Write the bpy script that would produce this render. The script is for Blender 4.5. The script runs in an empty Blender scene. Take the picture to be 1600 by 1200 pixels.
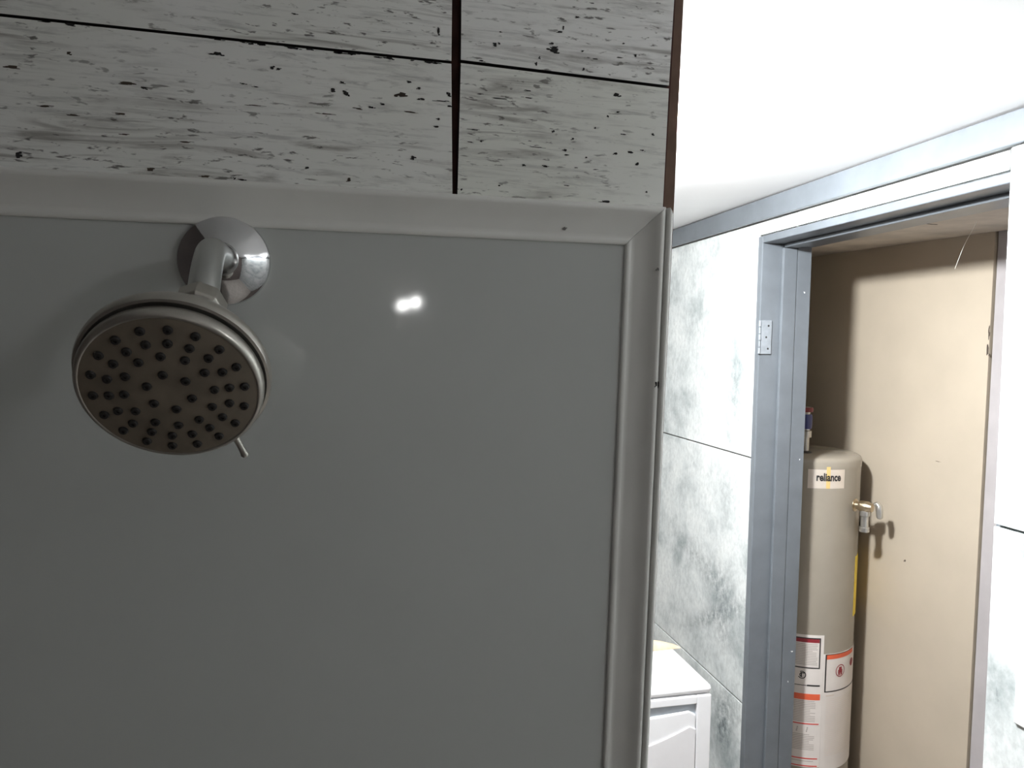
import bpy, bmesh, math, random
from mathutils import Vector, Matrix

scene = bpy.context.scene
random.seed(7)

# ------------------------------------------------------------------ camera
cam_data = bpy.data.cameras.new("camera")
cam = bpy.data.objects.new("camera", cam_data)
scene.collection.objects.link(cam)
scene.camera = cam
cam_data.sensor_width = 36.0
cam_data.lens = 24.64
cam_data.clip_start = 0.01
yaw, pitch, roll = 0.2245226, 0.0551073, -0.0170507
fwd = Vector((math.sin(yaw) * math.cos(pitch), math.cos(yaw) * math.cos(pitch), -math.sin(pitch)))
r0 = Vector((math.cos(yaw), -math.sin(yaw), 0))
d0 = fwd.cross(r0)
right = r0 * math.cos(roll) + d0 * math.sin(roll)
down = d0 * math.cos(roll) - r0 * math.sin(roll)
cm = Matrix.Identity(4)
for i in range(3):
    cm[i][0], cm[i][1], cm[i][2] = right[i], -down[i], -fwd[i]
cm[2][3] = 1.68
cam.matrix_world = cm

# ------------------------------------------------------------------ world, exposure
world = bpy.data.worlds.new("world")
scene.world = world
world.use_nodes = True
world.node_tree.nodes["Background"].inputs[0].default_value = (0.8, 0.85, 0.9, 1)
world.node_tree.nodes["Background"].inputs[1].default_value = 0.05
vs = scene.view_settings
vs.view_transform = 'Standard'
vs.look = 'None'
vs.gamma = 1.0
vs.use_curve_mapping = False
vs.exposure = 0.0

LAMP_STRENGTH = 1450.0        # ceiling globe beyond the partition
NEAR_LAMP_STRENGTH = 58.0    # second ceiling globe on the shower side, right of the view
VANITY_STRENGTH = 45.0       # two little bulbs on the wall behind

# ------------------------------------------------------------------ materials
def new_mat(name):
    m = bpy.data.materials.new(name)
    m.use_nodes = True
    nt = m.node_tree
    b = nt.nodes["Principled BSDF"]
    return m, nt, b

def N(nt, kind, **kw):
    n = nt.nodes.new(kind)
    for k, v in kw.items():
        setattr(n, k, v)
    return n

def tex_noise(nt, scale, detail=4.0, rough=0.55, vec_scale=None, distort=0.0, off=(0, 0, 0)):
    tc = N(nt, 'ShaderNodeTexCoord')
    mp = N(nt, 'ShaderNodeMapping')
    mp.inputs['Scale'].default_value = vec_scale or (1, 1, 1)
    mp.inputs['Location'].default_value = off
    nt.links.new(tc.outputs['Object'], mp.inputs['Vector'])
    n = N(nt, 'ShaderNodeTexNoise')
    n.inputs['Scale'].default_value = scale
    n.inputs['Detail'].default_value = detail
    n.inputs['Roughness'].default_value = rough
    n.inputs['Distortion'].default_value = distort
    nt.links.new(mp.outputs['Vector'], n.inputs['Vector'])
    return n.outputs['Fac']

def ramp(nt, fac, stops):
    r = N(nt, 'ShaderNodeValToRGB')
    el = r.color_ramp.elements
    while len(el) < len(stops):
        el.new(0.5)
    for e, (p, c) in zip(el, stops):
        e.position = p
        e.color = (c, c, c, 1) if isinstance(c, (int, float)) else (*c, 1)
    nt.links.new(fac, r.inputs['Fac'])
    return r.outputs['Color']

def mix(nt, fac, a, b, blend='MIX'):
    m = N(nt, 'ShaderNodeMix', data_type='RGBA', blend_type=blend)
    for sock, v in ((m.inputs[0], fac), (m.inputs[6], a), (m.inputs[7], b)):
        if isinstance(v, (int, float)):
            sock.default_value = v
        elif isinstance(v, tuple):
            sock.default_value = (*v, 1)
        else:
            nt.links.new(v, sock)
    return m.outputs[2]

def bump(nt, b, fac, strength, dist=0.001):
    n = N(nt, 'ShaderNodeBump')
    n.inputs['Strength'].default_value = strength
    n.inputs['Distance'].default_value = dist
    nt.links.new(fac, n.inputs['Height'])
    nt.links.new(n.outputs['Normal'], b.inputs['Normal'])

def plain(name, col, rough=0.5, metal=0.0, var=0.06, scale=30.0, coat=0.0, bmp=0.0, spec=0.5):
    m, nt, b = new_mat(name)
    f = tex_noise(nt, scale)
    dark = tuple(c * (1 - var * 2) for c in col)
    lite = tuple(min(1, c * (1 + var)) for c in col)
    c = ramp(nt, f, [(0.3, dark), (0.7, lite)])
    nt.links.new(c, b.inputs['Base Color'])
    b.inputs['Roughness'].default_value = rough
    b.inputs['Metallic'].default_value = metal
    b.inputs['Coat Weight'].default_value = coat
    b.inputs['Specular IOR Level'].default_value = spec
    if bmp:
        bump(nt, b, f, bmp)
    return m

def plank_mat(name, seed):
    """white-washed weathered wood print, grain along X"""
    m, nt, b = new_mat(name)
    o = (seed * 3.1, seed * 1.7, seed * 2.3)
    fine = tex_noise(nt, 110, 7, 0.7, (0.14, 1, 1.6), 0.4, o)
    streak = tex_noise(nt, 60, 6, 0.62, (0.16, 1, 1.9), 0.7, o)
    speck = tex_noise(nt, 210, 3, 0.6, (0.35, 1, 1.3), 0.3, o)
    cloud = tex_noise(nt, 9, 5, 0.6, (0.7, 1, 1.5), 0.4, o)
    tint = tex_noise(nt, 5, 2, 0.5, (1, 1, 1), 0.0, o)
    base = ramp(nt, tint, [(0.35, (0.82, 0.83, 0.77)), (0.65, (0.90, 0.90, 0.88))])
    c = mix(nt, 0.7, base, ramp(nt, fine, [(0.32, 0.55), (0.47, 1.0)]), 'MULTIPLY')
    patch = ramp(nt, cloud, [(0.44, 0.0), (0.60, 1.0)])
    sp = mix(nt, 1.0, ramp(nt, streak, [(0.50, 0.0), (0.66, 0.68)]), patch, 'MULTIPLY')
    c = mix(nt, sp, c, (0.19, 0.17, 0.145))
    sk = mix(nt, 1.0, ramp(nt, speck, [(0.60, 0.0), (0.67, 0.9)]), ramp(nt, cloud, [(0.40, 0.12), (0.58, 1.0)]), 'MULTIPLY')
    c = mix(nt, sk, c, (0.10, 0.09, 0.08))
    nt.links.new(c, b.inputs['Base Color'])
    b.inputs['Roughness'].default_value = 0.5
    bump(nt, b, fine, 0.25, 0.0006)
    return m

def sheet_mat(name, stains):
    """pale concrete-look printed sheet with grey smudges; grain in Y-Z"""
    m, nt, b = new_mat(name)
    cloud = tex_noise(nt, 5, 6, 0.62, (1, 1, 1.0), 0.3)
    fine = tex_noise(nt, 60, 5, 0.7, (1, 1.0, 0.7), 0.3)
    speck = tex_noise(nt, 45, 4, 0.6, (1, 1.3, 0.45), 0.5, (4, 2, 9))
    base = ramp(nt, cloud, [(0.32, (0.36, 0.40, 0.40)), (0.50, (0.66, 0.69, 0.68)), (0.68, (0.80, 0.82, 0.80))])
    c = mix(nt, 0.5, base, ramp(nt, fine, [(0.35, 0.62), (0.6, 1.0)]), 'MULTIPLY')
    c = mix(nt, ramp(nt, speck, [(0.69, 0.0), (0.78, 0.8)]), c, (0.14, 0.16, 0.16))
    geo = N(nt, 'ShaderNodeTexCoord')
    sep = N(nt, 'ShaderNodeSeparateXYZ')
    nt.links.new(geo.outputs['Object'], sep.inputs[0])
    grit = ramp(nt, tex_noise(nt, 40, 8, 0.78, (1, 1, 0.8), 0.0, (1, 8, 3)), [(0.38, 0.0), (0.68, 0.95)])
    for (y, z, ry, rz, slope, amt) in stains:
        # elliptical smudge, its long axis sheared by slope
        def mth(op, a, bb):
            n = N(nt, 'ShaderNodeMath', operation=op)
            for s, v in zip(n.inputs, (a, bb)):
                if isinstance(v, (int, float)):
                    s.default_value = v
                else:
                    nt.links.new(v, s)
            return n.outputs[0]
        dy = mth('SUBTRACT', sep.outputs['Y'], y)
        dz = mth('SUBTRACT', mth('SUBTRACT', sep.outputs['Z'], z), mth('MULTIPLY', dy, slope))
        q = mth('ADD', mth('POWER', mth('ABSOLUTE', mth('DIVIDE', dy, ry), 0), 2), mth('POWER', mth('ABSOLUTE', mth('DIVIDE', dz, rz), 0), 2))
        e = mth('MULTIPLY', mth('EXPONENT', mth('MULTIPLY', q, -1.0), 0), amt)
        fac = mix(nt, 1.0, grit, e, 'MULTIPLY')
        c = mix(nt, fac, c, (0.10, 0.125, 0.13))
    nt.links.new(c, b.inputs['Base Color'])
    b.inputs['Roughness'].default_value = 0.6
    return m

def emit_mat(name, col, s):
    m, nt, b = new_mat(name)
    b.inputs['Base Color'].default_value = (0.9, 0.9, 0.9, 1)
    b.inputs['Emission Color'].default_value = (*col, 1)
    b.inputs['Emission Strength'].default_value = s
    return m

STAINS = [(2.1146, 1.56, 0.055, 0.11, 0.0, 0.8), (2.33, 0.90, 0.30, 0.05, 0.25, 0.7), (2.17, 0.84, 0.09, 0.10, 0.2, 0.8),
          (2.22, 0.73, 0.22, 0.035, -0.55, 1.0), (2.13, 0.70, 0.06, 0.06, 0, 0.8), (2.12, 0.38, 0.06, 0.10, 0.0, 1.4),
          (2.09, 0.47, 0.10, 0.06, -0.3, 0.8), (2.14, 1.20, 0.07, 0.07, 0, 0.5), (2.4, 1.75, 0.2, 0.1, 0.2, 0.3),
          (1.50, 2.055, 0.10, 0.03, 0.1, 0.35)]
M = {}
for i in range(4):
    M['plank%d' % i] = plank_mat('weathered_white_plank_%d' % i, i + 1)
M['sheet'] = sheet_mat('pale_smudged_sheet', STAINS)
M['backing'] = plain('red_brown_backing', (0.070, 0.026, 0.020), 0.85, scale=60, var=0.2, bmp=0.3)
M['stud'] = plain('brown_stud_wood', (0.16, 0.095, 0.065), 0.8, scale=40, var=0.12, bmp=0.3)
M['edge'] = plain('bare_board_edge', (0.040, 0.032, 0.032), 0.9, var=0.15)
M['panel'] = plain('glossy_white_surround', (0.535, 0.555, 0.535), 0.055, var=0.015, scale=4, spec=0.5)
M['trim'] = plain('painted_white_moulding', (0.80, 0.80, 0.76), 0.38, var=0.03, scale=9)
M['chip'] = plain('bare_dark_chip', (0.022, 0.020, 0.020), 0.9, var=0.2)
M['chipbrown'] = plain('bare_brown_chip', (0.070, 0.052, 0.038), 0.9, var=0.2)
M['chipgrey'] = plain('grey_scuff', (0.22, 0.21, 0.20), 0.9, var=0.2)
M['grey'] = plain('grey_blue_gloss_paint', (0.135, 0.150, 0.165), 0.30, var=0.06, scale=14, bmp=0.08)
M['hinge'] = plain('worn_hinge_paint', (0.24, 0.26, 0.28), 0.35, var=0.08, scale=60)
M['lavender'] = plain('pale_lavender_board', (0.42, 0.39, 0.39), 0.6, var=0.05, scale=9)
M['white_wall'] = plain('matt_white_paint', (0.78, 0.78, 0.76), 0.8, var=0.03, scale=6)
M['ceil'] = plain('white_ceiling_paint', (0.88, 0.88, 0.88), 0.9, var=0.01, scale=6)
M['dim_wall'] = plain('dull_brown_panelling', (0.07, 0.055, 0.05), 0.7, var=0.06, scale=6)
M['beige'] = plain('beige_closet_board', (0.48, 0.41, 0.32), 0.7, var=0.03, scale=5)
M['brown_wall'] = plain('dark_brown_closet_wall', (0.14, 0.085, 0.055), 0.75, var=0.1, scale=9)
M['closet_ceil'] = plain('scuffed_closet_ceiling', (0.50, 0.44, 0.37), 0.8, var=0.14, scale=7)
M['floor'] = plain('dark_vinyl_floor', (0.34, 0.31, 0.28), 0.5, var=0.12, scale=12)
M['chrome'] = plain('chrome', (0.72, 0.72, 0.73), 0.06, 1.0, var=0.01)
M['arm'] = plain('satin_arm_metal', (0.55, 0.56, 0.55), 0.32, 1.0, var=0.03)
M['nickel'] = plain('brushed_nickel', (0.46, 0.44, 0.40), 0.36, 0.85, var=0.05, scale=60)
M['face'] = plain('grey_brown_face_plate', (0.205, 0.172, 0.132), 0.42, 0.2, var=0.10, scale=55)
M['rubber'] = plain('dark_rubber', (0.018, 0.016, 0.015), 0.55, var=0.2)
M['appliance'] = plain('white_enamel', (0.86, 0.86, 0.87), 0.25, var=0.01, coat=0.3)
M['appliance_door'] = plain('white_enamel_door', (0.78, 0.77, 0.78), 0.35, var=0.01)
M['recess'] = plain('grey_grip_recess', (0.42, 0.46, 0.50), 0.5, var=0.03)
M['tan'] = plain('tan_cloth', (0.62, 0.52, 0.38), 0.95, var=0.08, scale=50, bmp=0.4)
M['tank'] = plain('grey_beige_tank_paint', (0.30, 0.265, 0.215), 0.24, var=0.03, scale=10, coat=0.2)
M['label'] = plain('white_label_paper', (0.70, 0.65, 0.61), 0.5, var=0.02, scale=20)
M['plate'] = plain('silver_brand_plate', (0.70, 0.62, 0.54), 0.28, 0.35, var=0.02)
M['gold_reflection'] = plain('painted_gold_reflection', (0.85, 0.62, 0.25), 0.3, 0.4, var=0.02)
M['ink'] = plain('black_ink', (0.02, 0.018, 0.018), 0.6, var=0.1)
M['red'] = plain('red_ink', (0.60, 0.035, 0.025), 0.5, var=0.03)
M['orange'] = plain('orange_red_ink', (0.72, 0.12, 0.05), 0.5, var=0.03)
M['darkred'] = plain('dark_red_ink', (0.26, 0.02, 0.03), 0.5, var=0.05)
M['text'] = plain('faded_grey_ink', (0.42, 0.37, 0.34), 0.6, var=0.05)
M['yellow'] = plain('yellow_label', (0.75, 0.56, 0.03), 0.5, var=0.03)
M['brass'] = plain('brass', (0.58, 0.48, 0.34), 0.32, 1.0, var=0.05)
M['zinc'] = plain('zinc_fitting', (0.62, 0.61, 0.58), 0.28, 0.9, var=0.05)
M['blue'] = plain('blue_plastic', (0.03, 0.035, 0.13), 0.4, var=0.05)
M['redring'] = plain('maroon_plastic', (0.16, 0.02, 0.02), 0.5, var=0.05)
M['white_plastic'] = plain('white_plastic', (0.85, 0.85, 0.84), 0.35, var=0.01)
M['web'] = plain('pale_thread', (0.8, 0.78, 0.72), 0.8, var=0.02)
M['globe'] = emit_mat('lit_globe', (0.95, 0.98, 1.0), LAMP_STRENGTH)
M['globe_near'] = emit_mat('lit_globe_dim', (0.97, 0.98, 1.0), NEAR_LAMP_STRENGTH)
M['bulb'] = emit_mat('lit_bulb', (1.0, 1.0, 0.98), VANITY_STRENGTH)

# ------------------------------------------------------------------ mesh helpers
def link(name, bm, mat, parent=None, smooth=False, bevel=0.0, angle=40):
    me = bpy.data.meshes.new(name)
    bmesh.ops.recalc_face_normals(bm, faces=bm.faces)
    bm.to_mesh(me)
    bm.free()
    me.materials.append(M[mat] if isinstance(mat, str) else mat)
    o = bpy.data.objects.new(name, me)
    scene.collection.objects.link(o)
    if parent:
        o.parent = parent
    if bevel:
        md = o.modifiers.new("bevel", 'BEVEL')
        md.width = bevel
        md.segments = 2
        md.limit_method = 'ANGLE'
    if smooth:
        for p in me.polygons:
            p.use_smooth = True
        me.set_sharp_from_angle(angle=math.radians(angle))
    return o

def empty(name, loc=(0, 0, 0)):
    o = bpy.data.objects.new(name, None)
    o.empty_display_size = 0.05
    o.location = loc
    scene.collection.objects.link(o)
    return o

def under(parent, objs):
    """keep world-space meshes in place under an Empty that is not at the origin"""
    for o in objs:
        o.parent = parent
        o.matrix_parent_inverse = Matrix.Translation(parent.location).inverted()

def tag(o, label=None, cat=None, group=None, kind=None):
    if label: o["label"] = label
    if cat: o["category"] = cat
    if group: o["group"] = group
    if kind: o["kind"] = kind
    return o

def box(bm, x0, x1, y0, y1, z0, z1):
    v = [bm.verts.new((x, y, z)) for z in (z0, z1) for y in (y0, y1) for x in (x0, x1)]
    for f in ((0, 2, 3, 1), (4, 5, 7, 6), (0, 1, 5, 4), (2, 6, 7, 3), (0, 4, 6, 2), (1, 3, 7, 5)):
        bm.faces.new([v[i] for i in f])
    return bm

def B(*a):
    return box(bmesh.new(), *a)

def hexa(pts):
    """8 points: bottom four then top four, same winding"""
    bm = bmesh.new()
    v = [bm.verts.new(p) for p in pts]
    for f in ((3, 2, 1, 0), (4, 5, 6, 7), (0, 1, 5, 4), (1, 2, 6, 5), (2, 3, 7, 6), (3, 0, 4, 7)):
        bm.faces.new([v[i] for i in f])
    return bm

def frame(axis):
    a = Vector(axis).normalized()
    h = Vector((0, 0, 1)) if abs(a.z) < 0.95 else Vector((1, 0, 0))
    u = h.cross(a).normalized()
    w = a.cross(u)
    return u, w, a

def lathe(bm, origin, axis, prof, n=48, cap0=True, cap1=True):
    u, w, a = frame(axis)
    o = Vector(origin)
    rings = []
    for r, h in prof:
        if r < 1e-6:
            rings.append([bm.verts.new(o + a * h)])
        else:
            rings.append([bm.verts.new(o + a * h + (u * math.cos(t) + w * math.sin(t)) * r)
                          for t in (2 * math.pi * k / n for k in range(n))])
    for p, q in zip(rings, rings[1:]):
        for k in range(n):
            k2 = (k + 1) % n
            if len(p) == 1 and len(q) > 1:
                bm.faces.new((p[0], q[k], q[k2]))
            elif len(q) == 1 and len(p) > 1:
                bm.faces.new((p[k], q[0], p[k2]))
            elif len(p) > 1:
                bm.faces.new((p[k], q[k], q[k2], p[k2]))
    if cap0 and len(rings[0]) > 1: bm.faces.new(rings[0])
    if cap1 and len(rings[-1]) > 1: bm.faces.new(rings[-1])
    return bm

def tube(bm, pts, r, n=20):
    pts = [Vector(p) for p in pts]
    rad = r if isinstance(r, (list, tuple)) else [r] * len(pts)
    prev = None
    rings = []
    for i, p in enumerate(pts):
        t = (pts[min(i + 1, len(pts) - 1)] - pts[max(i - 1, 0)]).normalized()
        if prev is None:
            u = frame(t)[0]
        else:
            u = (prev - t * prev.dot(t)).normalized()
        prev = u
        w = t.cross(u)
        rings.append([bm.verts.new(p + (u * math.cos(2 * math.pi * k / n) + w * math.sin(2 * math.pi * k / n)) * rad[i]) for k in range(n)])
    for a, b in zip(rings, rings[1:]):
        for k in range(n):
            bm.faces.new((a[k], b[k], b[(k + 1) % n], a[(k + 1) % n]))
    bm.faces.new(rings[0]); bm.faces.new(rings[-1])
    return bm

def smooth_path(pts, sub=6):
    P = [Vector(p) for p in pts]
    out = []
    for i in range(len(P) - 1):
        p0, p1, p2, p3 = P[max(i - 1, 0)], P[i], P[i + 1], P[min(i + 2, len(P) - 1)]
        for k in range(sub):
            t = k / sub
            out.append(0.5 * ((2 * p1) + (p2 - p0) * t + (2 * p0 - 5 * p1 + 4 * p2 - p3) * t * t + (3 * p1 - p0 - 3 * p2 + p3) * t ** 3))
    out.append(P[-1])
    return out

def blob(bm, c, ax1, ax2, nrm, hw, hh, thick=0.0004, n=13):
    top = []
    for k in range(n):
        t = 2 * math.pi * k / n
        j = random.uniform(0.68, 1.12)
        cx, sy = math.cos(t), math.sin(t)
        top.append(c + ax1 * (hw * math.copysign(abs(cx) ** 0.7, cx) * j) + ax2 * (hh * math.copysign(abs(sy) ** 0.8, sy) * j))
    a = [bm.verts.new(p + nrm * thick) for p in top]
    b = [bm.verts.new(p - nrm * thick) for p in top]
    bm.faces.new(a); bm.faces.new(b)
    for k in range(n):
        bm.faces.new((a[k], a[(k + 1) % n], b[(k + 1) % n], b[k]))

def fleck(bm, c, ax1, ax2, nrm, hw, hh, thick=0.0004):
    """ragged chip: a main flake with a few slivers around it, very slightly raised"""
    c, ax1, ax2, nrm = map(Vector, (c, ax1, ax2, nrm))
    blob(bm, c, ax1, ax2, nrm, hw * 0.60, hh * 0.72, thick)
    for k in range(3):
        f = random.uniform(0.25, 0.5)
        blob(bm, c + ax1 * random.uniform(-0.95, 0.95) * hw + ax2 * random.uniform(-0.75, 0.75) * hh, ax1, ax2, nrm,
             hw * f, hh * random.uniform(0.18, 0.4), thick * random.uniform(0.5, 0.95), 8)

# ------------------------------------------------------------------ room shell
def structure(name, bm, mat, label, **kw):
    return tag(link(name, bm, mat, **kw), label=label, kind='structure')

structure('floor', B(-0.52, 1.95, -1.15, 3.35, -0.05, 0.0), 'floor', 'dark vinyl floor of the room and closet')
structure('ceiling', B(-0.52, 1.95, -1.15, 3.35, 2.15, 2.20), 'ceil', 'bright white ceiling above the grey crown band')
structure('wall_left', B(-0.52, -0.46, -1.10, 3.30, 0, 2.15), 'dim_wall', 'dim wall at the left end of the shower')
structure('wall_rear', B(-0.52, 1.41, -1.15, -1.10, 0, 2.15), 'dim_wall', 'dim wall behind the viewer')
structure('wall_far', B(-0.52, 1.41, 3.30, 3.35, 0, 2.15), 'white_wall', 'white wall at the far end of the laundry space')

# ---- shower partition: stud core, backing, planks, glossy panel
wf = structure('wall_front', hexa([(-0.46, 0.60, 0), (0.2515, 0.60, 0), (0.2515, 0.70, 0), (-0.46, 0.70, 0),
                                  (-0.46, 0.60, 2.15), (0.2924, 0.60, 2.15), (0.2924, 0.70, 2.15), (-0.46, 0.70, 2.15)]),
               'stud', 'shower partition with weathered white planks above a glossy panel')
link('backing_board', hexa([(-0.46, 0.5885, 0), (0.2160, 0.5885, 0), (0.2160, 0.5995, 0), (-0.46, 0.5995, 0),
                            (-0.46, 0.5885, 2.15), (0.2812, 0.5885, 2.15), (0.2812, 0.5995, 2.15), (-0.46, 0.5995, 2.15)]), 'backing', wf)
Zs = 1.9082       # horizontal seam
Zt = 1.770        # plank bottoms, hidden behind the moulding
def plank(x0b, x1b, x0t, x1t, z0, z1, mat, lift0=0.0, lift1=0.0):
    y0, y1 = 0.580, 0.588
    o = link('plank', hexa([(x0b, y0, z0 + lift0), (x1b, y0, z0 + lift1), (x1b, y1, z0 + lift1), (x0b, y1, z0 + lift0),
                            (x0t, y0, z1 + lift0), (x1t, y0, z1 + lift1), (x1t, y1, z1 + lift1), (x0t, y1, z1 + lift0)]), mat, wf, bevel=0.0003)
    o.data.materials.append(M['edge'])
    for p in o.data.polygons:
        if abs(p.normal.y) < 0.5:
            p.material_index = 1      # bare dark board edge
    return o
g = 0.0010
pLL = plank(-0.46, 0.0803, -0.46, 0.0775, Zt, Zs - g, 'plank0', -0.0006, 0.0004)
pUL = plank(-0.46, 0.0775, -0.46, 0.0772, Zs + g, 2.148, 'plank1', -0.0006, 0.0004)
pLR = plank(0.0832, 0.2652, 0.0850, 0.2685, Zt, Zs - g - 0.0004, 'plank2', 0.0022, -0.0006)
pUR = plank(0.0850, 0.2685, 0.0842, 0.2768, Zs + g, 2.146, 'plank3', 0.0022, -0.0006)
FL = {
'LL': [(-0.1004, 1.8965, 0.0058, 0.0019), (-0.0612, 1.89, 0.0022, 0.0017), (-0.0565, 1.8896, 0.0022, 0.0012), (-0.2355, 1.8105, 0.0028, 0.0028), (0.047, 1.8298, 0.0023, 0.0021), (-0.0834, 1.8036, 0.003, 0.001), (-0.0885, 1.8042, 0.0012, 0.001), (-0.0822, 1.876, 0.0024, 0.0007), (-0.0729, 1.8745, 0.0029, 0.0005), (-0.0158, 1.8775, 0.0028, 0.0023), (-0.1521, 1.8663, 0.0033, 0.0012), (-0.0351, 1.8162, 0.0023, 0.001), (-0.0085, 1.8841, 0.0023, 0.001), (0.0439, 1.8897, 0.0026, 0.001), (0.0516, 1.8855, 0.0021, 0.001), (0.0543, 1.8771, 0.0036, 0.001), (0.0228, 1.8702, 0.0026, 0.001), (0.0138, 1.8669, 0.0036, 0.001), (0.0758, 1.8828, 0.0018, 0.0026), (0.0698, 1.877, 0.0068, 0.0006), (0.0659, 1.8563, 0.0031, 0.001), (0.0674, 1.8625, 0.0016, 0.0013), (0.0762, 1.8736, 0.0026, 0.001), (-0.0061, 1.876, 0.0035, 0.0023)],
'LLb': [(-0.148, 1.8067, 0.0043, 0.0019), (-0.1651, 1.8312, 0.0038, 0.0007), (-0.1634, 1.8685, 0.008, 0.0014), (-0.1234, 1.8289, 0.0053, 0.0008), (-0.11, 1.8042, 0.0049, 0.001), (0.0379, 1.8791, 0.0051, 0.0026), (-0.0033, 1.809, 0.0025, 0.0018), (0.0441, 1.8661, 0.0077, 0.0006), (0.0039, 1.865, 0.0035, 0.0008), (-0.2017, 1.8861, 0.0019, 0.0014), (-0.2177, 1.8469, 0.0056, 0.0009), (-0.199, 1.8422, 0.0051, 0.0009), (-0.1671, 1.8459, 0.0043, 0.0009), (-0.0207, 1.8588, 0.0075, 0.0006), (-0.073, 1.8605, 0.0064, 0.0005), (-0.2376, 1.8725, 0.0059, 0.0016)],
'UL': [(0.0666, 1.9324, 0.0015, 0.0034), (-0.0447, 1.9323, 0.0022, 0.0007), (0.0671, 1.9294, 0.001, 0.001)],
'LR': [(0.2199, 1.8962, 0.0041, 0.0022), (0.213, 1.8052, 0.0064, 0.0015), (0.142, 1.8863, 0.0053, 0.0005), (0.1175, 1.8835, 0.0106, 0.0005), (0.1647, 1.8609, 0.0016, 0.0013), (0.1818, 1.8559, 0.0016, 0.0011), (0.1752, 1.8458, 0.0027, 0.0014), (0.1764, 1.8421, 0.0022, 0.0008), (0.158, 1.8312, 0.0035, 0.0011), (0.2342, 1.8487, 0.0039, 0.0012), (0.241, 1.8394, 0.0019, 0.0019), (0.2207, 1.8466, 0.0025, 0.0014), (0.0975, 1.8564, 0.0053, 0.0006), (0.103, 1.8475, 0.0013, 0.0011), (0.0868, 1.8072, 0.0013, 0.0011), (0.1186, 1.8126, 0.0016, 0.0008), (0.1391, 1.8309, 0.0021, 0.0011), (0.1941, 1.8413, 0.0016, 0.0008), (0.2016, 1.8667, 0.0011, 0.0011), (0.2129, 1.8773, 0.0011, 0.0011), (0.2545, 1.8656, 0.0014, 0.0014), (0.25, 1.8158, 0.0014, 0.0011), (0.1013, 1.8856, 0.0026, 0.0005), (0.0934, 1.8462, 0.0037, 0.0005), (0.1499, 1.8465, 0.0097, 0.0004), (0.1852, 1.8321, 0.0022, 0.0005), (0.2279, 1.8634, 0.0028, 0.0006), (0.2024, 1.8317, 0.0025, 0.0005), (0.2454, 1.8512, 0.0022, 0.0009), (0.2215, 1.8818, 0.0017, 0.0008), (0.177, 1.8165, 0.0033, 0.0005), (0.1424, 1.8921, 0.0032, 0.0006)],
'UR': [(0.1633, 1.9272, 0.0064, 0.0024), (0.1621, 1.9328, 0.0024, 0.0011), (0.1638, 1.9298, 0.0038, 0.0013), (0.1135, 1.9264, 0.0021, 0.0024), (0.1168, 1.9278, 0.0011, 0.0011), (0.1177, 1.9372, 0.0013, 0.0008), (0.1691, 1.943, 0.0032, 0.0009), (0.1713, 1.9464, 0.0008, 0.0021), (0.1834, 1.9567, 0.0024, 0.0011), (0.1486, 1.9146, 0.0013, 0.0024), (0.1512, 1.9201, 0.0008, 0.0016), (0.2366, 1.9307, 0.0014, 0.0014), (0.222, 1.9276, 0.0038, 0.0005), (0.1886, 1.9293, 0.0014, 0.0008), (0.1901, 1.9147, 0.0014, 0.0014), (0.102, 1.9124, 0.0026, 0.0008), (0.2001, 1.9242, 0.0038, 0.0005), (0.1967, 1.9698, 0.0024, 0.0005), (0.2252, 1.9397, 0.0011, 0.0008)]}
for key, par, mt in (('LL', pLL, 'chip'), ('LLb', pLL, 'chipbrown'), ('UL', pUL, 'chip'), ('LR', pLR, 'chip'), ('UR', pUR, 'chip')):
    bm = bmesh.new()
    for (x, z, hw, hh) in FL[key]:
        fleck(bm, (x, 0.580, z), (1, 0, 0), (0, 0, 1), (0, -1, 0), hw, hh)
    tag(link('paint_chips', bm, mt, par), kind='stuff')
# ragged black wear along the seam edges
bm = bmesh.new()
for k in range(26):
    x = random.choice((random.uniform(-0.25, -0.2), random.uniform(-0.11, -0.02), random.uniform(-0.02, 0.07), random.uniform(-0.02, 0.03)))
    fleck(bm, (x, 0.580, Zs - 0.0012 - random.random() * 0.0006), (1, 0, 0), (0, 0, 1), (0, -1, 0), random.uniform(0.002, 0.006), random.uniform(0.0005, 0.0013))
tag(link('paint_chips', bm, 'chip', pLL), kind='stuff')

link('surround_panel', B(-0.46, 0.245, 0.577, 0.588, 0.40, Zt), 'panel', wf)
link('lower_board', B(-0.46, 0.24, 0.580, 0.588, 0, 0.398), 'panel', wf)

# ---- mouldings (cove profile; w from the inner edge outward, h proud of the panel)
PROF = [(0, -0.004), (0, 0.0016), (0.0012, 0.0030), (0.0042, 0.0034), (0.0058, 0.0026), (0.0085, 0.0030),
        (0.0135, 0.0050), (0.0190, 0.0070), (0.0240, 0.0100), (0.0270, 0.0125), (0.0290, 0.0135), (0.0312, 0.0130), (0.0325, 0.0110), (0.0325, -0.004)]
YP = 0.577
def moulding(sections):
    """sections: list of functions (w,h)->point, swept"""
    bm = bmesh.new()
    rings = [[bm.verts.new(s(w, h)) for (w, h) in PROF] for s in sections]
    n = len(PROF)
    for a, b in zip(rings, rings[1:]):
        for k in range(n):
            bm.faces.new((a[k], a[(k + 1) % n], b[(k + 1) % n], b[k]))
    bm.faces.new(rings[0]); bm.faces.new(rings[-1])
    return bm
ZI, XI = 1.7685, 0.2300          # inner corner of the mitre
LEAN = 0.0185                     # the upright leans this much per metre
structure('trim_1', moulding([lambda w, h: (-0.46, YP - h, ZI - 0.0025 + w), lambda w, h: (XI - 0.0004 + w, YP - h, ZI + w)]),
          'trim', 'white cove moulding along the top of the shower panel', smooth=True, angle=50)
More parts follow.
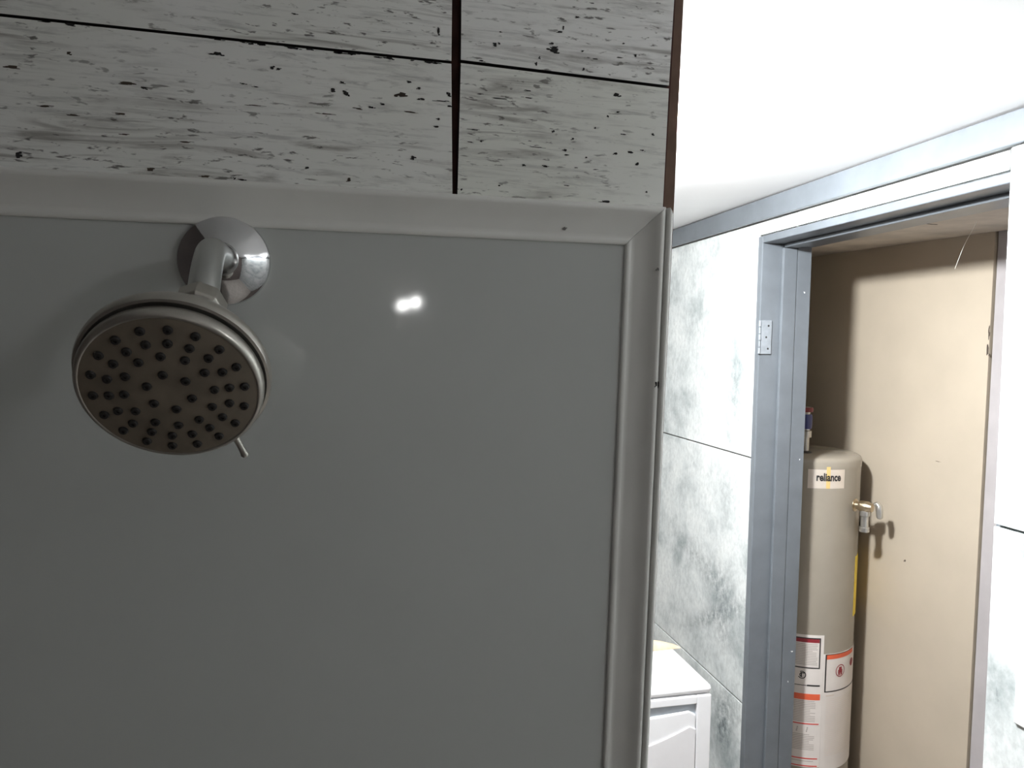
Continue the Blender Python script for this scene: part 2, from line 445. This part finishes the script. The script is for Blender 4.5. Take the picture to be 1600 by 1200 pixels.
up = structure('trim_2', moulding([lambda w, h: (XI + w, YP - h, ZI + w), lambda w, h: (XI + w - LEAN * (ZI - 0.40), YP - h, 0.40)]),
          'trim', 'upright white cove moulding at the right edge of the shower panel', smooth=True, angle=50)
# rounded edge bead closing the upright's outer side
bm = bmesh.new()
BP = [(0.0327, 0.0112), (0.0333, 0.0132), (0.0350, 0.0140), (0.0370, 0.0132), (0.0390, 0.0105), (0.0402, 0.0050), (0.0404, -0.0110), (0.0327, -0.0110)]
ra = [bm.verts.new((XI + w + 0.0004, YP - h, ZI + 0.0315 - max(0, w - 0.035) * 1.2)) for w, h in BP]
rb = [bm.verts.new((XI + w + 0.0004 - LEAN * (ZI - 0.40), YP - h, 0.40)) for w, h in BP]
for k in range(len(BP)):
    bm.faces.new((ra[k], ra[(k + 1) % len(BP)], rb[(k + 1) % len(BP)], rb[k]))
bm.faces.new(ra); bm.faces.new(rb)
link('edge_bead', bm, 'trim', up, smooth=True, angle=50)
bm = bmesh.new()
fleck(bm, (0.1801, 0.5725, 1.7855), (1, 0, 0), (0, 0, 1), (0, -1, 0.1), 0.0018, 0.0021, 0.0012)
fleck(bm, (0.1840, 0.5725, 1.7862), (1, 0, 0), (0, 0, 1), (0, -1, 0.1), 0.0009, 0.0010, 0.0012)
tag(link('paint_chips', bm, 'chipbrown', bpy.data.objects['trim_1']), kind='stuff')
bm = bmesh.new()
fleck(bm, (0.1735, 0.5728, 1.7788), (1, 0, 0), (0, 0, 1), (0, -1, 0.05), 0.0026, 0.0015, 0.0008)
tag(link('scuffs', bm, 'chipgrey', bpy.data.objects['trim_1']), kind='stuff')
bm = bmesh.new()
fleck(bm, (0.2560, 0.5648, 1.7477), (1, 0, 0), (0, 0, 1), (-.5, -1, 0), 0.0018, 0.0018, 0.0010)
tag(link('scuffs', bm, 'chipgrey', up), kind='stuff')
bm = bmesh.new()
fleck(bm, (0.2568, 0.5640, 1.6484), (1, 0, 0), (0, 0, 1), (0, -1, 0), 0.0011, 0.0030, 0.0008)
fleck(bm, (0.2590, 0.5640, 1.6484), (1, 0, 0), (0, 0, 1), (0, -1, 0), 0.0006, 0.0034, 0.0008)
tag(link('paint_chips', bm, 'chip', up), kind='stuff')

# ---- right-hand wall with the closet opening
OY0, OY1, OZ = 1.130, 1.980, 2.012
wr = structure('wall_right', B(1.262, 1.408, -1.10, OY0 - 0.022, 0, 2.15), 'white_wall', 'pale smudged sheet wall holding the closet opening')
link('wall_core', B(1.262, 1.408, OY1 + 0.026, 3.30, 0, 2.15), 'white_wall', wr)
link('wall_core', B(1.262, 1.408, OY0 - 0.022, OY1 + 0.026, OZ + 0.024, 2.15), 'white_wall', wr)
def sheet(y0, y1, z0, z1, x0=1.250, lean=0.0):
    g = 0.0026
    return link('wall_sheet', hexa([(x0, y0 + g, z0 + g), (1.262, y0 + g, z0 + g), (1.262, y1 - g - lean, z0 + g), (x0, y1 - g - lean, z0 + g),
                                    (x0, y0 + g, z1 - g), (1.262, y0 + g, z1 - g), (1.262, y1 - g, z1 - g), (x0, y1 - g, z1 - g)]), 'sheet', wr, bevel=0.0015)
for (z0, z1) in ((0.0, 0.521), (0.521, 1.3315), (1.3315, 2.080)):
    sheet(2.006, 3.298, z0, z1)
sheet(1.817, 2.006, 2.036, 2.080)
sheet(1.139, 1.817, 2.036, 2.080)
# the near side stands a little proud of the frame and hides its edge
for (z0, z1, yt, yb) in ((0.0, 0.52, 1.1168, 1.1120), (0.52, 1.342, 1.1245, 1.1168), (1.342, 2.080, 1.1312, 1.1245)):
    sheet(-1.098, yt, z0, z1, 1.238, yt - yb)
link('seam_backing', B(1.256, 1.262, 2.004, 3.299, 0, 2.08), 'chipgrey', wr)
band = structure('trim_3', B(1.234, 1.250, -1.098, 3.298, 2.081, 2.146), 'grey', 'grey painted band running along the top of the right wall', bevel=0.003)

# ---- door frame: rebate board, stop, extension board on the far jamb and the head; plain near jamb
df = empty('door_1', (1.33, 1.98, 0))
tag(df, 'grey painted frame of the open doorless closet', kind='structure')
parts = []
def jb(name, *a, bev=0.0015):
    o = link(name, B(*a), 'grey', bevel=bev)
    parts.append(o)
    return o
jb('jamb', 1.246, 1.364, OY1, OY1 + 0.024, 0, OZ + 0.022, bev=0.003)
jb('jamb_stop', 1.3146, 1.364, OY1 - 0.012, OY1, 0, OZ - 0.012, bev=0.003)
jb('jamb_extension', 1.3655, 1.415, OY1 - 0.010, OY1 + 0.024, 0, OZ + 0.01)
jb('head', 1.246, 1.364, OY0 - 0.02, OY1, OZ, OZ + 0.022, bev=0.003)
jb('head_stop', 1.3146, 1.364, OY0, OY1 - 0.012, OZ - 0.012, OZ, bev=0.003)
jb('head_extension', 1.3655, 1.415, OY0, OY1 - 0.010, OZ - 0.008, OZ + 0.022)
jb('jamb', 1.252, 1.415, OY0 - 0.02, OY0, 0, OZ)
hinge = link('hinge', B(1.2505, 1.287, OY1 - 0.0045, OY1, 1.666, 1.772), 'hinge', bevel=0.001)
parts.append(hinge)
for k in range(5):
    bm = lathe(bmesh.new(), (1.2455, OY1 - 0.0035, 1.666 + 0.0212 * k + 0.0012), (0, 0, 1), [(0.0042 if k % 2 == 0 else 0.0034, 0), (0.0042 if k % 2 == 0 else 0.0034, 0.0188)], 14)
    link('knuckle', bm, 'hinge', hinge, smooth=True)
for z, x in ((1.683, 1.275), (1.719, 1.268), (1.755, 1.275)):
    link('screw', lathe(bmesh.new(), (x, OY1 - 0.0043, z), (0, -1, 0), [(0.0034, 0), (0.0030, 0.0008), (0.0012, 0.0009), (0.0008, 0.0003)], 12), 'ink', hinge)
under(df, parts)
# paint nicks on the frame
bm = bmesh.new()
for (x, z, hw, hh) in ((1.3935, 1.862, 0.003, 0.004), (1.40, 0.70, 0.004, 0.003), (1.40, 1.33, 0.002, 0.003), (1.39, 0.60, 0.002, 0.004)):
    fleck(bm, (x, OY1 - 0.0105, z), (1, 0, 0), (0, 0, 1), (0, -1, 0), hw, hh)
nick = link('paint_nicks', bm, 'white_plastic')
tag(nick, kind='stuff')
under(df, [nick])

# ---- closet
wc = structure('wall_closet_back', B(1.800, 1.815, 1.678, 2.86, 0, 2.06), 'beige', 'beige back wall of the closet')
link('wall_core', B(1.83, 1.90, 1.10, 2.86, 0, 2.10), 'white_wall', wc)
link('grey_board', B(1.806, 1.83, 1.15, 1.672, 0, 2.06), 'lavender', wc)
bm = bmesh.new()
fleck(bm, (1.80, 1.951, 0.985), (0, 1, 0), (0, 0, 1), (-1, 0, 0), 0.006, 0.005)
fleck(bm, (1.80, 1.839, 1.3375), (0, 1, 0), (0, 0, 1), (-1, 0, 0), 0.012, 0.0015)
fleck(bm, (1.80, 1.682, 1.69), (0, 1, 0), (0, 0, 1), (-1, 0, 0), 0.006, 0.022)
fleck(bm, (1.80, 1.681, 1.74), (0, 1, 0), (0, 0, 1), (-1, 0, 0), 0.003, 0.03)
tag(link('scuffs', bm, 'chipbrown', wc), kind='stuff')
structure('wall_closet_far', B(1.41, 1.90, 2.86, 2.91, 0, 2.15), 'brown_wall', 'dark brown side wall at the far end of the closet')
structure('wall_closet_near', B(1.41, 1.90, 1.08, 1.10, 0, 2.15), 'white_wall', 'side wall at the near end of the closet')
cc = structure('ceiling_closet', hexa([(1.418, 1.101, 2.012), (1.799, 1.101, 2.012), (1.799, 2.859, 2.066), (1.418, 2.859, 2.066),
                                      (1.418, 1.101, 2.03), (1.799, 1.101, 2.03), (1.799, 2.859, 2.085), (1.418, 2.859, 2.085)]), 'closet_ceil', 'scuffed pale ceiling board inside the closet')
bm = bmesh.new()
fleck(bm, (1.53, 1.625, 2.028), (1, 0.0, 0), (0, 1, 0), (0, 0, -1), 0.034, 0.005)
fleck(bm, (1.50, 1.90, 2.0365), (1, 0.2, 0), (0, 1, 0), (0, 0, -1), 0.03, 0.006)
fleck(bm, (1.47, 2.00, 2.0396), (1, 0.4, 0), (0, 1, 0), (0, 0, -1), 0.012, 0.012)
tag(link('scuffs', bm, 'chipbrown', cc), kind='stuff')

# ------------------------------------------------------------------ shower head
C0 = Vector((-0.0938, 0.4005, 1.6527))
nf = Vector((0.0034, -0.8517, -0.5241)).normalized()     # spray direction
uf = Vector((0, 0, 1)).cross(nf).normalized()
wfv = nf.cross(uf)
bk = -nf
sh = empty('shower_head', (-0.0955, 0.577, 1.740))
tag(sh, 'round brushed nickel shower head on a chrome arm, mounted on the shower panel', 'shower head')
P = []
ESC = Vector((-0.0957, 0.577, 1.7405))
P.append(link('wall_flange', lathe(bmesh.new(), ESC, (0, -1, 0), [(0.0336, 0), (0.0338, 0.0022), (0.0330, 0.0036), (0.0300, 0.0050), (0.0250, 0.0085), (0.0190, 0.0125),
             (0.0145, 0.0150), (0.0125, 0.0156), (0.0112, 0.0150), (0.0108, 0.0120)], 72, True, True), 'chrome', smooth=True, angle=35))
ball = C0 + bk * 0.099
path = smooth_path([ESC, ESC + Vector((0, -0.030, 0.0012)), ESC + Vector((0.0002, -0.052, 0.0005)), ESC + Vector((0.0008, -0.069, -0.0095)), ball + Vector((0, 0.006, 0.009)), ball], 7)
P.append(link('shower_arm', tube(bmesh.new(), path, 0.0098, 28), 'arm', smooth=True, angle=60))
nut = lathe(bmesh.new(), C0 + bk * 0.082, bk, [(0.0135, 0), (0.0160, 0.002), (0.0160, 0.0145), (0.0145, 0.0165), (0.0095, 0.0172)], 8)
P.append(link('ball_nut', nut, 'nickel', bevel=0.0008))
shell = lathe(bmesh.new(), C0, bk, [(0.0455, 0.0125), (0.0475, 0.0108), (0.0490, 0.0112), (0.0498, 0.0135), (0.0497, 0.0175), (0.0480, 0.0215),
             (0.0430, 0.0290), (0.0365, 0.0400), (0.0290, 0.0530), (0.0225, 0.0660), (0.0175, 0.0760), (0.0140, 0.0815)], 72)
P.append(link('head_shell', shell, 'nickel', smooth=True, angle=50))
groove = lathe(bmesh.new(), C0, bk, [(0.0440, 0.0040), (0.0442, 0.0150)], 64)
P.append(link('rim_gap', groove, 'rubber', smooth=True, angle=50))
face = link('face_plate', lathe(bmesh.new(), C0, bk, [(0.0, -0.0012), (0.020, -0.0008), (0.040, 0.0006), (0.0436, 0.0012)], 64, True, False), 'face', smooth=True, angle=50)
P.append(face)
rim = link('face_rim', lathe(bmesh.new(), C0, bk, [(0.0434, 0.0014), (0.0440, 0.0008), (0.0450, 0.0010), (0.0463, 0.0024), (0.0468, 0.0050), (0.0466, 0.0085), (0.0458, 0.0092), (0.0434, 0.0092)], 72), 'nickel', smooth=True, angle=60)
P.append(rim)
under(sh, P)
noz_mesh = None
for R, cnt, a0 in ((0.0375, 18, 4.5), (0.0298, 18, 5.0), (0.0222, 12, 4.0), (0.0112, 6, 40.0)):
    for k in range(cnt):
        a = math.radians(a0 + 360.0 / cnt * k)
        pos = C0 + (uf * math.cos(a) + wfv * math.sin(a)) * R + nf * (0.0010 - 0.0017 * (R / 0.04) ** 2)
        if noz_mesh is None:
            proto = link('nozzle', lathe(bmesh.new(), (0, 0, 0), nf, [(0.0026, -0.0004), (0.0025, 0.0004), (0.0020, 0.0015), (0.0010, 0.0016), (0.0008, 0.0008)], 12), 'rubber', smooth=True)
            noz_mesh = proto.data
            nz = proto
        else:
            nz = bpy.data.objects.new('nozzle', noz_mesh)
            scene.collection.objects.link(nz)
        nz.location = pos
        nz.parent = face
        nz.matrix_parent_inverse = Matrix.Translation(sh.location).inverted() @ Matrix.Translation(sh.location)
la, lb = C0 + (uf * 0.0245 - wfv * 0.0316) * 1.18 + bk * 0.006, C0 + (uf * 0.0335 - wfv * 0.0490) * 1.0 + bk * 0.004
lev = link('selector_lever', tube(bmesh.new(), smooth_path([la, la.lerp(lb, 0.6), lb], 4), [0.0018] * 5 + [0.0019, 0.0021, 0.0023, 0.0019], 12), 'nickel', smooth=True)
under(sh, [lev])

# ------------------------------------------------------------------ water heater
TX, TY, TR = 1.58, 2.205, 0.19
wh = empty('water_heater', (TX, TY, 0))
tag(wh, 'tall grey-beige tank water heater with white warning labels, inside the closet', 'water heater')
def cylp(a, z, r=TR):
    a = math.radians(a)
    return Vector((TX + r * math.cos(a), TY + r * math.sin(a), z))
def patch(bm, a0, a1, z0, z1, r, th=0.0006, z0b=None, z1b=None):
    """thin shell on the tank; z at the a1 side may differ"""
    n = max(1, int(abs(a1 - a0) / 4) + 1)
    z0b = z0 if z0b is None else z0b
    z1b = z1 if z1b is None else z1b
    R = []
    for k in range(n + 1):
        t = k / n
        a = a0 + (a1 - a0) * t
        zl, zh = z0 + (z0b - z0) * t, z1 + (z1b - z1) * t
        R.append([bm.verts.new(cylp(a, zl, r)), bm.verts.new(cylp(a, zh, r)), bm.verts.new(cylp(a, zh, r - th)), bm.verts.new(cylp(a, zl, r - th))])
    for p, q in zip(R, R[1:]):
        for i in range(4):
            bm.faces.new((p[i], p[(i + 1) % 4], q[(i + 1) % 4], q[i]))
    bm.faces.new(R[0]); bm.faces.new(R[-1])
    return bm
W = []
W.append(link('tank', lathe(bmesh.new(), (TX, TY, 0), (0, 0, 1), [(0.17, 0), (TR, 0.01), (TR, 1.292)], 96), 'tank', smooth=True))
W.append(link('tank_top', lathe(bmesh.new(), (TX, TY, 0), (0, 0, 1), [(TR + 0.001, 1.285), (TR + 0.001, 1.306), (TR - 0.003, 1.315), (TR - 0.012, 1.321), (0.12, 1.327), (0.0, 1.331)], 96, True, False), 'tank', smooth=True, angle=50))
bp = link('brand_plate', patch(bmesh.new(), -120.2, -82.2, 1.221, 1.295, TR + 0.0009, 0.0012), 'plate', smooth=True)
W.append(bp)
link('painted_gold_reflection', patch(bmesh.new(), -102.5, -98.5, 1.2215, 1.2945, TR + 0.0012, 0.0005), 'gold_reflection', bp, smooth=True)  # gold reflection on the shiny plate, painted on as a strip of colour
def lettering(txt, a_mid, z_mid, size, r, sx=1.0, bold=0.0):
    cu = bpy.data.curves.new('lettering', 'FONT')
    cu.body = txt
    cu.size = size
    cu.align_x = 'CENTER'
    cu.align_y = 'CENTER'
    cu.offset = bold
    cu.resolution_u = 3
    o = bpy.data.objects.new('tmp_text', cu)
    scene.collection.objects.link(o)
    dg = bpy.context.evaluated_depsgraph_get()
    me = bpy.data.meshes.new_from_object(o.evaluated_get(dg))
    bpy.data.objects.remove(o)
    bm = bmesh.new()
    bm.from_mesh(me)
    bpy.data.meshes.remove(me)
    for v in bm.verts:
        v.co = cylp(a_mid + math.degrees(v.co.x * sx / TR), z_mid + v.co.y, r)
    return bm
link('lettering', lettering('reliance', -99.8, 1.2585, 0.036, TR + 0.0016, 0.74, 0.0012), 'ink', bp)

# left warning label
wl = link('warning_label', patch(bmesh.new(), -152, -97.6, 0.262, 0.722, TR + 0.0008, 0.0012), 'label', smooth=True)
W.append(wl)
RO = TR + 0.0012
bm = bmesh.new()
patch(bm, -150, -101.0, 0.7085, 0.7125, RO); patch(bm, -102.2, -101.0, 0.6085, 0.7125, RO); patch(bm, -150, -101.0, 0.6065, 0.6105, RO)
patch(bm, -113, -100.3, 0.5455, 0.5505, RO); patch(bm, -150, -113, 0.5465, 0.5485, RO)
link('black_rules', bm, 'ink', wl)
bm = bmesh.new()
patch(bm, -150, -102.4, 0.696, 0.7083, RO)
link('red_header', bm, 'darkred', wl)
bm = bmesh.new()
patch(bm, -150, -99.7, 0.498, 0.5185, RO)
link('red_band', bm, 'orange', wl)
for z in (0.4125, 0.2915, 0.2655):
    link('red_rule', patch(bmesh.new(), -150, -100, z, z + 0.0035, RO), 'red', wl)
bm = bmesh.new()
z = 0.689
while z > 0.28:
    skip = 0.605 < z < 0.617 or 0.535 < z < 0.6035 or 0.492 < z < 0.535 or 0.378 < z < 0.422 or 0.285 < z < 0.318
    if not skip:
        patch(bm, -150, random.choice((-104, -105, -109, -104)), z, z + 0.0022, RO)
    z -= 0.0058
tag(link('small_print', bm, 'text', wl), kind='stuff')
def ring_on_tank(bm, a, z, r0, r1, t0, t1, n=20):
    for k in range(n):
        f0, f1 = (math.radians(t0 + (t1 - t0) * (k + d) / n) for d in (0, 1))
        q = []
        for (rr, f) in ((r0, f0), (r1, f0), (r1, f1), (r0, f1)):
            q.append(bm.verts.new(cylp(a + math.degrees(rr * math.cos(f) / TR), z + rr * math.sin(f), RO + 0.0002)))
        bm.faces.new(q)
bm = bmesh.new()
ring_on_tank(bm, -118.3, 0.583, 0.0105, 0.0135, -150, 120)
ring_on_tank(bm, -118.3, 0.583, 0.0055, 0.0080, 90, 280, 12)
patch(bm, -119.5, -115.5, 0.588, 0.5915, RO); patch(bm, -119.5, -118.3, 0.575, 0.590, RO)
link('certification_mark', bm, 'ink', wl)
for a in (-120.5, -111):
    bm = bmesh.new()
    for dz in (0.0, 0.006, 0.012):
        patch(bm, a - 1.4 + dz * 60, a - 0.2 + dz * 60, 0.386 + dz, 0.391 + dz, RO)
    link('pictogram', bm, 'text', wl)
# right warning label
rl = link('warning_label', patch(bmesh.new(), -97.5, -28, 0.250, 0.657, TR + 0.0008, 0.0012), 'label', smooth=True)
W.append(rl)
bm = bmesh.new()
patch(bm, -95.4, -94.0, 0.525, 0.6555, RO); patch(bm, -95.4, -30, 0.5245, 0.5280, RO); patch(bm, -95.4, -30, 0.6535, 0.6558, RO)
link('black_frame', bm, 'ink', rl)
link('red_header', patch(bmesh.new(), -94.0, -52, 0.6385, 0.6533, RO), 'orange', rl)
bm = bmesh.new()
ring_on_tank(bm, -76.5, 0.594, 0.0185, 0.0215, 0, 360, 28)
for k, (dx, dz, hw, hh) in enumerate(((0, 0.008, 2.0, 0.0045), (0, -0.002, 3.0, 0.0055), (-1.6, -0.011, 1.1, 0.004), (1.6, -0.011, 1.1, 0.004))):
    patch(bm, -76.5 + dx - hw, -76.5 + dx + hw, 0.594 + dz - hh, 0.594 + dz + hh, RO + 0.0001)
link('prohibition_symbol', bm, 'darkred', rl)
bm = bmesh.new()
ring_on_tank(bm, -55, 0.607, 0.0, 0.014, 0, 360, 20)
link('red_symbol', bm, 'darkred', rl)
bm = bmesh.new()
patch(bm, -93.5, -84, 0.5105, 0.5145, RO)
for k in range(30):
    z = 0.50 - k * 0.0068
    patch(bm, -93, -35, z, z + 0.0010, RO)
tag(link('small_print', bm, 'plate', rl), kind='stuff')
W.append(link('energy_label', patch(bmesh.new(), -55, -12, 0.766, 0.975, TR + 0.0008, 0.0012), 'yellow', smooth=True))
# relief valve on the tank's shoulder
va = -62
v0 = cylp(va, 1.158)
dv = Vector((math.cos(math.radians(va)), math.sin(math.radians(va)), 0))
rv = link('relief_valve', lathe(bmesh.new(), v0 - dv * 0.01, dv, [(0.022, 0.0), (0.022, 0.0115), (0.013, 0.012), (0.013, 0.024), (0.017, 0.025), (0.019, 0.030), (0.019, 0.052), (0.015, 0.060), (0.015, 0.066), (0.0, 0.067)], 24, True, False), 'brass', smooth=True, angle=35)
W.append(rv)
c = v0 + dv * 0.033
bm = lathe(bmesh.new(), c, (0, 0, -1), [(0.013, 0.005), (0.0155, 0.018), (0.0155, 0.030), (0.0125, 0.032), (0.0125, 0.068), (0.0160, 0.070), (0.0160, 0.084), (0.0120, 0.086)], 20)
link('outlet', bm, 'zinc', rv, smooth=True, angle=35)
bm = bmesh.new()
e = v0 + dv * 0.060
ez = Vector((0, 0, 1))
tube(bm, [e + dv * 0.002 + ez * 0.012, e + dv * 0.010 + ez * 0.016, e + dv * 0.016 + ez * 0.010, e + dv * 0.019 - ez * 0.006, e + dv * 0.020 - ez * 0.026, e + dv * 0.020 - ez * 0.032],
     [0.006, 0.0085, 0.0105, 0.0115, 0.0105, 0.006], 14)
link('test_lever', bm, 'zinc', rv, smooth=True)
# water connection on the top
nx, ny = 1.530, 2.125
W.append(link('grommet', lathe(bmesh.new(), (nx, ny, 1.318), (0, 0, 1), [(0.026, 0), (0.026, 0.006), (0.020, 0.014), (0.014, 0.016)], 24), 'rubber', smooth=True, angle=35))
ni = link('nipple', lathe(bmesh.new(), (nx, ny, 1.325), (0, 0, 1), [(0.0125, 0), (0.0125, 0.055), (0.019, 0.056), (0.019, 0.078), (0.013, 0.080), (0.013, 0.16)], 20), 'nickel', smooth=True, angle=35)
W.append(ni)
link('blue_collar', lathe(bmesh.new(), (nx, ny, 1.41), (0, 0, 1), [(0.018, 0), (0.020, 0.01), (0.020, 0.04), (0.018, 0.05)], 20), 'blue', ni, smooth=True, angle=35)
link('red_collar', lathe(bmesh.new(), (nx, ny, 1.468), (0, 0, 1), [(0.020, 0), (0.022, 0.004), (0.022, 0.012), (0.020, 0.016)], 20), 'redring', ni, smooth=True, angle=35)
under(wh, W)

# ------------------------------------------------------------------ compact dryer
DX0, DX1, DY0, DY1, DT = 0.45, 1.050, 1.850, 2.165, 0.672
dr = empty('dryer', (0.75, 2.0, 0))
tag(dr, 'white enamel dryer with a recessed front grip, standing beyond the shower partition', 'dryer')
D = []
D.append(link('cabinet', B(DX0, DX1, DY0 + 0.012, DY1, 0.012, 0.652), 'appliance', bevel=0.006))
D.append(link('top_panel', B(DX0 - 0.002, DX1 + 0.002, DY0 + 0.002, DY1 + 0.004, 0.654, DT + 0.006), 'appliance', bevel=0.010))
# front frame around the grip and the door
bm = bmesh.new()
box(bm, DX0, DX0 + 0.045, DY0, DY0 + 0.014, 0.03, 0.650)
box(bm, DX1 - 0.046, DX1, DY0, DY0 + 0.014, 0.03, 0.650)
box(bm, DX0 + 0.0452, DX1 - 0.0462, DY0, DY0 + 0.014, 0.6255, 0.650)
box(bm, DX0 + 0.0452, DX1 - 0.0462, DY0, DY0 + 0.014, 0.03, 0.08)
D.append(link('front_frame', bm, 'appliance', bevel=0.003))
D.append(link('grip_recess', B(DX0 + 0.046, DX1 - 0.047, DY0 + 0.010, DY0 + 0.0135, 0.575, 0.625), 'recess'))
def arch_slab(x0, x1, z0, zedge, zmid, y0, y1, rc=0.014, n=24):
    """slab whose top edge bows down towards the middle, with a rounded right corner"""
    bm = bmesh.new()
    top = []
    for k in range(n + 1):
        t = k / n
        x = x0 + (x1 - x0) * t
        s = abs(2 * t - 1)
        zz = zmid + (zedge - zmid) * s ** 1.6
        d = min(x - x0, x1 - x)
        if d < rc:
            zz -= rc - math.sqrt(max(0, rc * rc - (rc - d) ** 2))
        top.append((x, zz))
    ol = [(x0, z0), (x1, z0)] + top[::-1]
    a = [bm.verts.new((x, y0, z)) for x, z in ol]
    b = [bm.verts.new((x, y1, z)) for x, z in ol]
    bm.faces.new(a); bm.faces.new(b)
    m = len(ol)
    for k in range(m):
        bm.faces.new((a[k], a[(k + 1) % m], b[(k + 1) % m], b[k]))
    return bm
door = link('door', arch_slab(DX0 + 0.048, DX1 - 0.049, 0.085, 0.606, 0.592, DY0 + 0.001, DY0 + 0.0128), 'appliance', bevel=0.003)
D.append(door)
link('door_panel', arch_slab(DX0 + 0.055, DX1 - 0.050, 0.095, 0.570, 0.500, DY0 - 0.004, DY0 + 0.0012, 0.018), 'appliance_door', door, bevel=0.0025)
for x in (DX0 + 0.05, DX1 - 0.05):
    for y in (DY0 + 0.06, DY1 - 0.05):
        D.append(link('foot', lathe(bmesh.new(), (x, y, 0), (0, 0, 1), [(0.018, 0), (0.02, 0.004), (0.012, 0.006), (0.012, 0.014)], 16), 'rubber'))
under(dr, D)

# tan cloth on the dryer's back edge
bm = bmesh.new()
n1, n2 = 22, 14
vv = []
for i in range(n1 + 1):
    row = []
    for j in range(n2 + 1):
        u, v = i / n1, j / n2
        x = 0.80 + 0.275 * u - 0.02 * v
        ang = v * math.pi
        rr = 0.028 * (1 - 0.75 * max(0, (u - 0.55) / 0.45) ** 1.3) * (1 + 0.12 * math.sin(9 * u + 3 * v))
        y = 2.125 - 0.034 * math.cos(ang) * (1 - 0.4 * u)
        zz = DT + 0.0065 + rr * math.sin(ang) + 0.002 * math.sin(14 * u + 5 * v) * math.sin(ang)
        row.append(bm.verts.new((x, y, zz)))
    vv.append(row)
for i in range(n1):
    for j in range(n2):
        bm.faces.new((vv[i][j], vv[i + 1][j], vv[i + 1][j + 1], vv[i][j + 1]))
bm.faces.new([r[0] for r in vv] + [r[-1] for r in vv][::-1])
bm.faces.new(vv[0]); bm.faces.new(vv[-1])
tag(link('folded_cloth', bm, 'tan', smooth=True), 'small tan cloth lying along the back edge of the white dryer', 'cloth')

# ------------------------------------------------------------------ small things
sw = link('switch_plate', B(1.2325, 1.238, 0.935, 1.0530, 0.978, 1.122), 'white_plastic', bevel=0.002)
tag(sw, 'white wall plate on the bright wall right of the closet', 'wall plate')
link('switch_toggle', hexa([(1.2235, 0.989, 1.049), (1.2326, 0.989, 1.034), (1.2326, 0.999, 1.034), (1.2235, 0.999, 1.049),
                            (1.2225, 0.989, 1.057), (1.2326, 0.989, 1.058), (1.2326, 0.999, 1.058), (1.2225, 0.999, 1.057)]), 'white_plastic', sw)
web = link('cobweb_thread', tube(bmesh.new(), smooth_path([(1.6, 1.548, 2.0265), (1.6, 1.563, 2.0017), (1.6, 1.581, 1.9739), (1.6, 1.5901, 1.9547), (1.6, 1.6099, 1.9088)], 4), 0.0006, 6), 'web')
tag(web, 'pale cobweb thread hanging from the closet ceiling', 'cobweb')

# ceiling globes: one just behind the partition's end, one on the shower side
for (LX, LY, gm, lab) in ((0.580, 1.385, 'globe', 'bright white dome lamp under the ceiling just past the partition end'),
                          (1.050, -0.280, 'globe_near', 'dimmer dome lamp under the ceiling on the shower side, near the right wall')):
    lamp = empty('ceiling_lamp', (LX, LY, 2.15))
    tag(lamp, lab, 'lamp', group='dome lamps under the ceiling')
    gl = link('dome', lathe(bmesh.new(), (LX, LY, 2.128), (0, 0, -1), [(0.046, 0), (0.056, 0.006), (0.060, 0.016), (0.059, 0.028), (0.053, 0.040), (0.041, 0.050), (0.024, 0.057), (0.0, 0.060)], 40, True, False), gm, smooth=True)
    ba = link('lamp_base', lathe(bmesh.new(), (LX, LY, 2.15), (0, 0, -1), [(0.060, 0), (0.060, 0.010), (0.054, 0.018), (0.048, 0.024)], 32), 'white_plastic', smooth=True, angle=35)
    under(lamp, [gl, ba])

# pair of bulbs on the wall behind, seen as the small glint on the glossy panel
VX, VZ = 0.172, 1.802
vl = empty('vanity_light', (VX, -1.10, VZ))
tag(vl, 'small two-bulb light mirrored as a glint in the glossy shower panel', 'lamp')
V = [link('backplate', B(VX - 0.06, VX + 0.06, -1.10, -1.085, VZ - 0.03, VZ + 0.03), 'chrome', bevel=0.004)]
for dx, dz in ((-0.020, -0.004), (0.018, 0.006)):
    V.append(link('socket', lathe(bmesh.new(), (VX + dx, -1.086, VZ + dz), (0, 1, 0), [(0.012, 0), (0.012, 0.03)], 16), 'chrome', smooth=True))
    V.append(link('bulb', lathe(bmesh.new(), (VX + dx, -1.056, VZ + dz), (0, 1, 0), [(0.010, 0), (0.016, 0.012), (0.017, 0.024), (0.012, 0.036), (0.0, 0.040)], 16, True, False), 'bulb', smooth=True))
under(vl, V)
